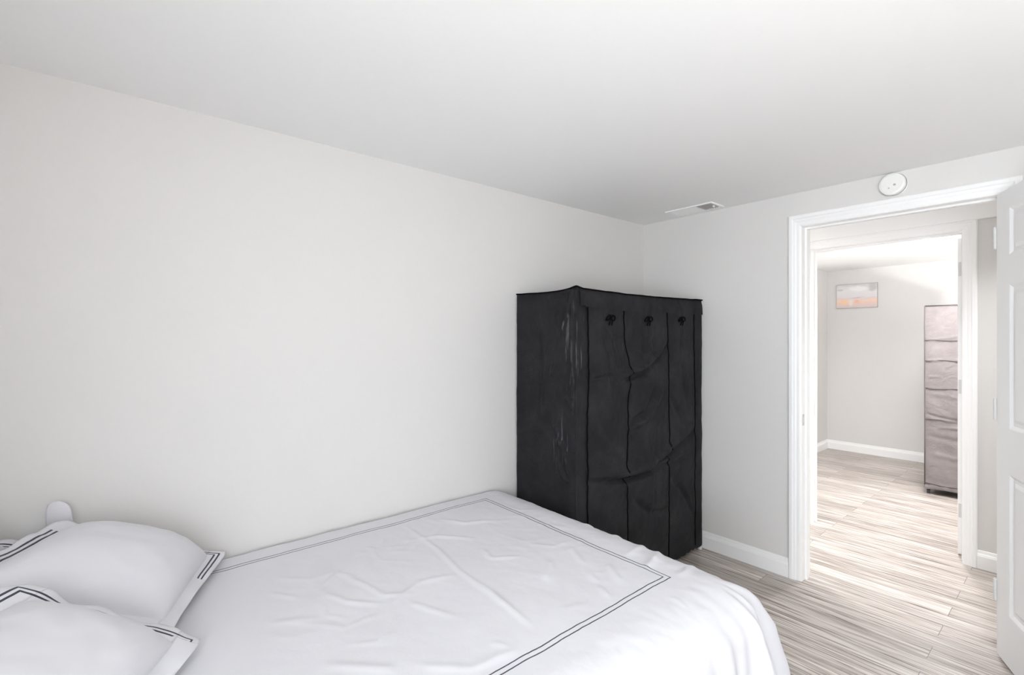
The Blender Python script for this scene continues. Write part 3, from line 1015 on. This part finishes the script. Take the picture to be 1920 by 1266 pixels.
def duvet_pt(cx, cy):
    """cloth coordinate -> world position"""
    h = 1.15 * crease_sum(cx, cy, TOPFOLDS) + .004 * nz(cx, cy, 1, 3.5) + .0018 * nz(cx, cy, 2, 9) + .0007 * nz(cx, cy, 4, 26)
    ox, oy = max(0, cx - IX), max(0, cy - IY)
    d = math.hypot(ox, oy)
    wl = max(0, (-2.085 - cx)) / .035            # rolls down against the wall
    if d < 1e-6:
        return (max(cx, -2.122), cy, TOP + h - .02 * wl ** 2)
    ux, uy = ox / d, oy / d
    nx, ny = min(cx, IX), min(cy, IY)
    ang = math.atan2(uy, ux)
    corner = 4 * ux * uy if ux > 0 and uy > 0 else 0
    if d < ARC:
        th = d / ARC * math.pi / 2
        f, g = RX * math.sin(th), RZ * (1 - math.cos(th))
        dr = 0
    else:
        dr = d - ARC
        f, g = RX + ((.10 if ux > 0 else .02) + .13 * corner) * dr, RZ + dr * .985
    # hanging folds along the edge
    p = (IY - ny) * -1 if ux > 0 and uy == 0 else (RX * ang + 0 if ux > 0 and uy > 0 else RX * math.pi / 2 + (IX - nx))
    p = -(IY - ny) if uy == 0 else p
    w = min(1, max(0, (d - .05) / .26)) ** 1.2
    fold = 1.5 * (.013 * math.sin(p * 34 + 1.1) + .009 * math.sin(p * 61 + .4 + 2 * nz(p, 0, 0, 3)) + .012 * nz(p, dr, 7, 5)) * w
    fold *= (.45 + .9 * corner) if uy > 0 or ux > 0 else 1
    if corner:
        fold += .016 * corner * math.sin(ang * 13 + .6) * w
    if uy > 0 and ux == 0:
        fold = min(fold, .012)
        fold *= .5
    f += fold
    if d < ARC:
        th = d / ARC * math.pi / 2
        return (nx + ux * (f + h * math.sin(th)), ny + uy * (f + h * math.sin(th)), TOP - g + h * math.cos(th) - .02 * wl ** 2 + (.002 * nz(cx, cy, 9, 30)))
    return (max(nx + ux * (f + h), -2.122), ny + uy * (f + h), TOP - g)


cx0, cx1 = -2.12, IX + ARC + DROP
cy0, cy1 = -.615, IY + ARC + DROP
def cc(u, v): return (cx0 + (cx1 - cx0) * u, cy0 + (cy1 - cy0) * v)
M_DUVET = striped_cloth('white_duvet_cloth', CLOTH, (-1.998 - .942) / 2, .42, (1.998 - .942) / 2, 1.493 - .42, .0042, .0175, (.06, .062, .085), wav=.0016, bump=.10)
NU, NV = int((cx1 - cx0) / .0085), int((cy1 - cy0) / .0085)
m = MB().grid(lambda u, v: duvet_pt(*cc(u, v)), NU, NV, cc)
dv = m.build('duvet', M_DUVET, None, smooth=True)
so = dv.modifiers.new('thickness', 'SOLIDIFY'); so.thickness = .016; so.offset = -1
tag(dv, 'white duvet with a double dark-lined border spread over the bed', 'duvet')


# ------------------------------------------------------------------ pillows
def pillow(name, corners, T1, T2, label, flw=.05, ears=(), seed=0, belly=.02, sx=.66, sy=.50, wave=.006, lift=None, hide=None):
    """corners: foot-wall, foot-room, head-room, head-wall (world); padded body with a flat flange all round"""
    A_, B_, C_, D_ = [Vector(c) for c in corners]
    nrm = ((B_ - A_).cross(D_ - A_) + (D_ - C_).cross(B_ - C_)).normalized()
    if nrm.z < 0: nrm = -nrm
    base = (A_ + B_ + C_ + D_) / 4
    e = tag(empty(name, base), label, 'pillow', 'pillows at the head of the bed')
    mat = striped_cloth('white_pillowcase', CLOTH, sx / 2, sy / 2, sx / 2 - flw * .52, sy / 2 - flw * .52, .0058, .0135, STRIPE, wav=.0010, bump=.08)
    fu, fv = flw / sx, flw / sy

    def plane(u, v):
        p = (A_ * (1 - u) + B_ * u) * (1 - v) + (D_ * (1 - u) + C_ * u) * v
        # slightly hollow edges between the pointed corners
        inn = (A_ + B_ + C_ + D_) / 4
        k = .035 * (4 * u * (1 - u)) * abs(2 * v - 1) ** 3 + .035 * (4 * v * (1 - v)) * abs(2 * u - 1) ** 3
        p = p + (inn - p) * k
        cd = ((min(u, 1 - u) * sx) ** 2 + (min(v, 1 - v) * sy) ** 2) / (.034 if ears else .022) ** 2
        p = p + (inn - p).normalized() * (.026 if ears else .013) * math.exp(-cd)
        if lift: p = p + Vector(lift(u, v))
        for (eu, ev, off, rad) in ears:
            g = math.exp(-(((u - eu) * sx) ** 2 + ((v - ev) * sy) ** 2) / rad ** 2)
            p = p + Vector(off) * g
        return p

    def rumple(u, v):
        return .006 * nz(u, v, seed, 4) + .003 * nz(u, v, seed + 3, 11) + .004 * math.sin(9 * u + 5 * v + seed) * .5

    def prof(a, b):
        pa, pb = abs(2 * a - 1), abs(2 * b - 1)
        return max(0, (1 - pa ** 2.6)) ** .55 * max(0, (1 - pb ** 2.6)) ** .55

    def body(sg, th):
        def f(a, b):
            u, v = fu + a * (1 - 2 * fu), fv + b * (1 - 2 * fv)
            q = prof(a, b)
            return plane(u, v) + nrm * sg * (th * q + (rumple(u, v) * min(1, q * 3) if sg > 0 else 0)) + nrm * (wave * .3 * 0)
        return f
    def uvf(a, b): return ((fu + a * (1 - 2 * fu)) * sx, (fv + b * (1 - 2 * fv)) * sy)
    m = MB().grid(body(1, T1), 80, 64, uvf)
    m.grid(body(-1, T2), 60, 48, uvf, flip=True)
    o = m.build('cushion', mat, e, smooth=True)

    def flange(u, v):
        du = min(u, 1 - u) * sx
        dv_ = min(v, 1 - v) * sy
        edge = 1 - min(1, min(du, dv_) / flw)
        w_ = wave * edge * (math.sin(23 * u + seed) + math.sin(19 * v + 2 * seed) + 1.2 * nz(u, v, seed, 9))
        return plane(u, v) + nrm * w_
    m = MB()
    def ring(u0, u1, v0, v1, nu, nv):
        def uvf2(a, b):
            u, v = u0 + a * (u1 - u0), v0 + b * (v1 - v0)
            return (sx / 2, sy / 2) if hide and hide(u, v) else (u * sx, v * sy)
        m.grid(lambda a, b: flange(u0 + a * (u1 - u0), v0 + b * (v1 - v0)), nu, nv, uvf2)
    iu, iv = fu * 1.12, fv * 1.12
    ring(0, 1, 0, iv, 90, 8); ring(0, 1, 1 - iv, 1, 90, 8)
    ring(0, iu, iv, 1 - iv, 8, 60); ring(1 - iu, 1, iv, 1 - iv, 8, 60)
    o = m.build('flange', mat, e, smooth=True)
    s2 = o.modifiers.new('thickness', 'SOLIDIFY'); s2.thickness = .003; s2.offset = 0
    return e


first = pillow('pillow', [(-2.085, .335, .592), (-1.60, .150, .600), (-1.56, -.34, .875), (-2.06, -.13, .835)], .112, .03,
       'white pillow with a turned-up corner leaning beside the grey wall', seed=1,
       lift=lambda u, v: (0, -.024 * min(1, max(0, (u - .25) * 1.6)) * max(0, 1 - v / .1), 0),
       hide=lambda u, v: (u < .12 and v > .86) or (v < .2 and u > .42) or (u > .8 and v < .4))
def tab(a, b):
    # the flange corner folded up against the wall: a small rounded flap
    ra, rb = 2 * a - 1, max(0, b)
    y = -.122 + .031 * ra * (1 - .22 * rb ** 4) - .004 * b
    z = .795 + .10 * rb * (1 - .10 * abs(ra) ** 3 * rb)- .012 * max(0, ra) * rb
    return (-2.088 + .012 * math.sin(2.2 * b) - .006 * ra * ra, y, z)
o = MB().grid(tab, 12, 16, lambda a, b: (.3, .25)).build('flange_corner', bpy.data.materials['white_pillowcase'], first, smooth=True)
o['label'] = 'folded-up corner of the pillowcase edge'
s3 = o.modifiers.new('thickness', 'SOLIDIFY'); s3.thickness = .004; s3.offset = 0
pillow('pillow', [(-1.535, .200, .600), (-.99, -.10, .605), (-1.02, -.50, .90), (-1.50, -.16, .885)], .088, .03,
       'white pillow nearest the viewer, overlapping the one by the wall', seed=5, flw=.062,
       hide=lambda u, v: (v < .155 and u > .06))
pillow('pillow', [(-2.08, -.17, .77), (-1.48, -.36, .77), (-1.48, -.60, .92), (-2.08, -.58, .92)], .11, .03,
       'white pillow behind the others, only a corner showing at the left edge', seed=9)
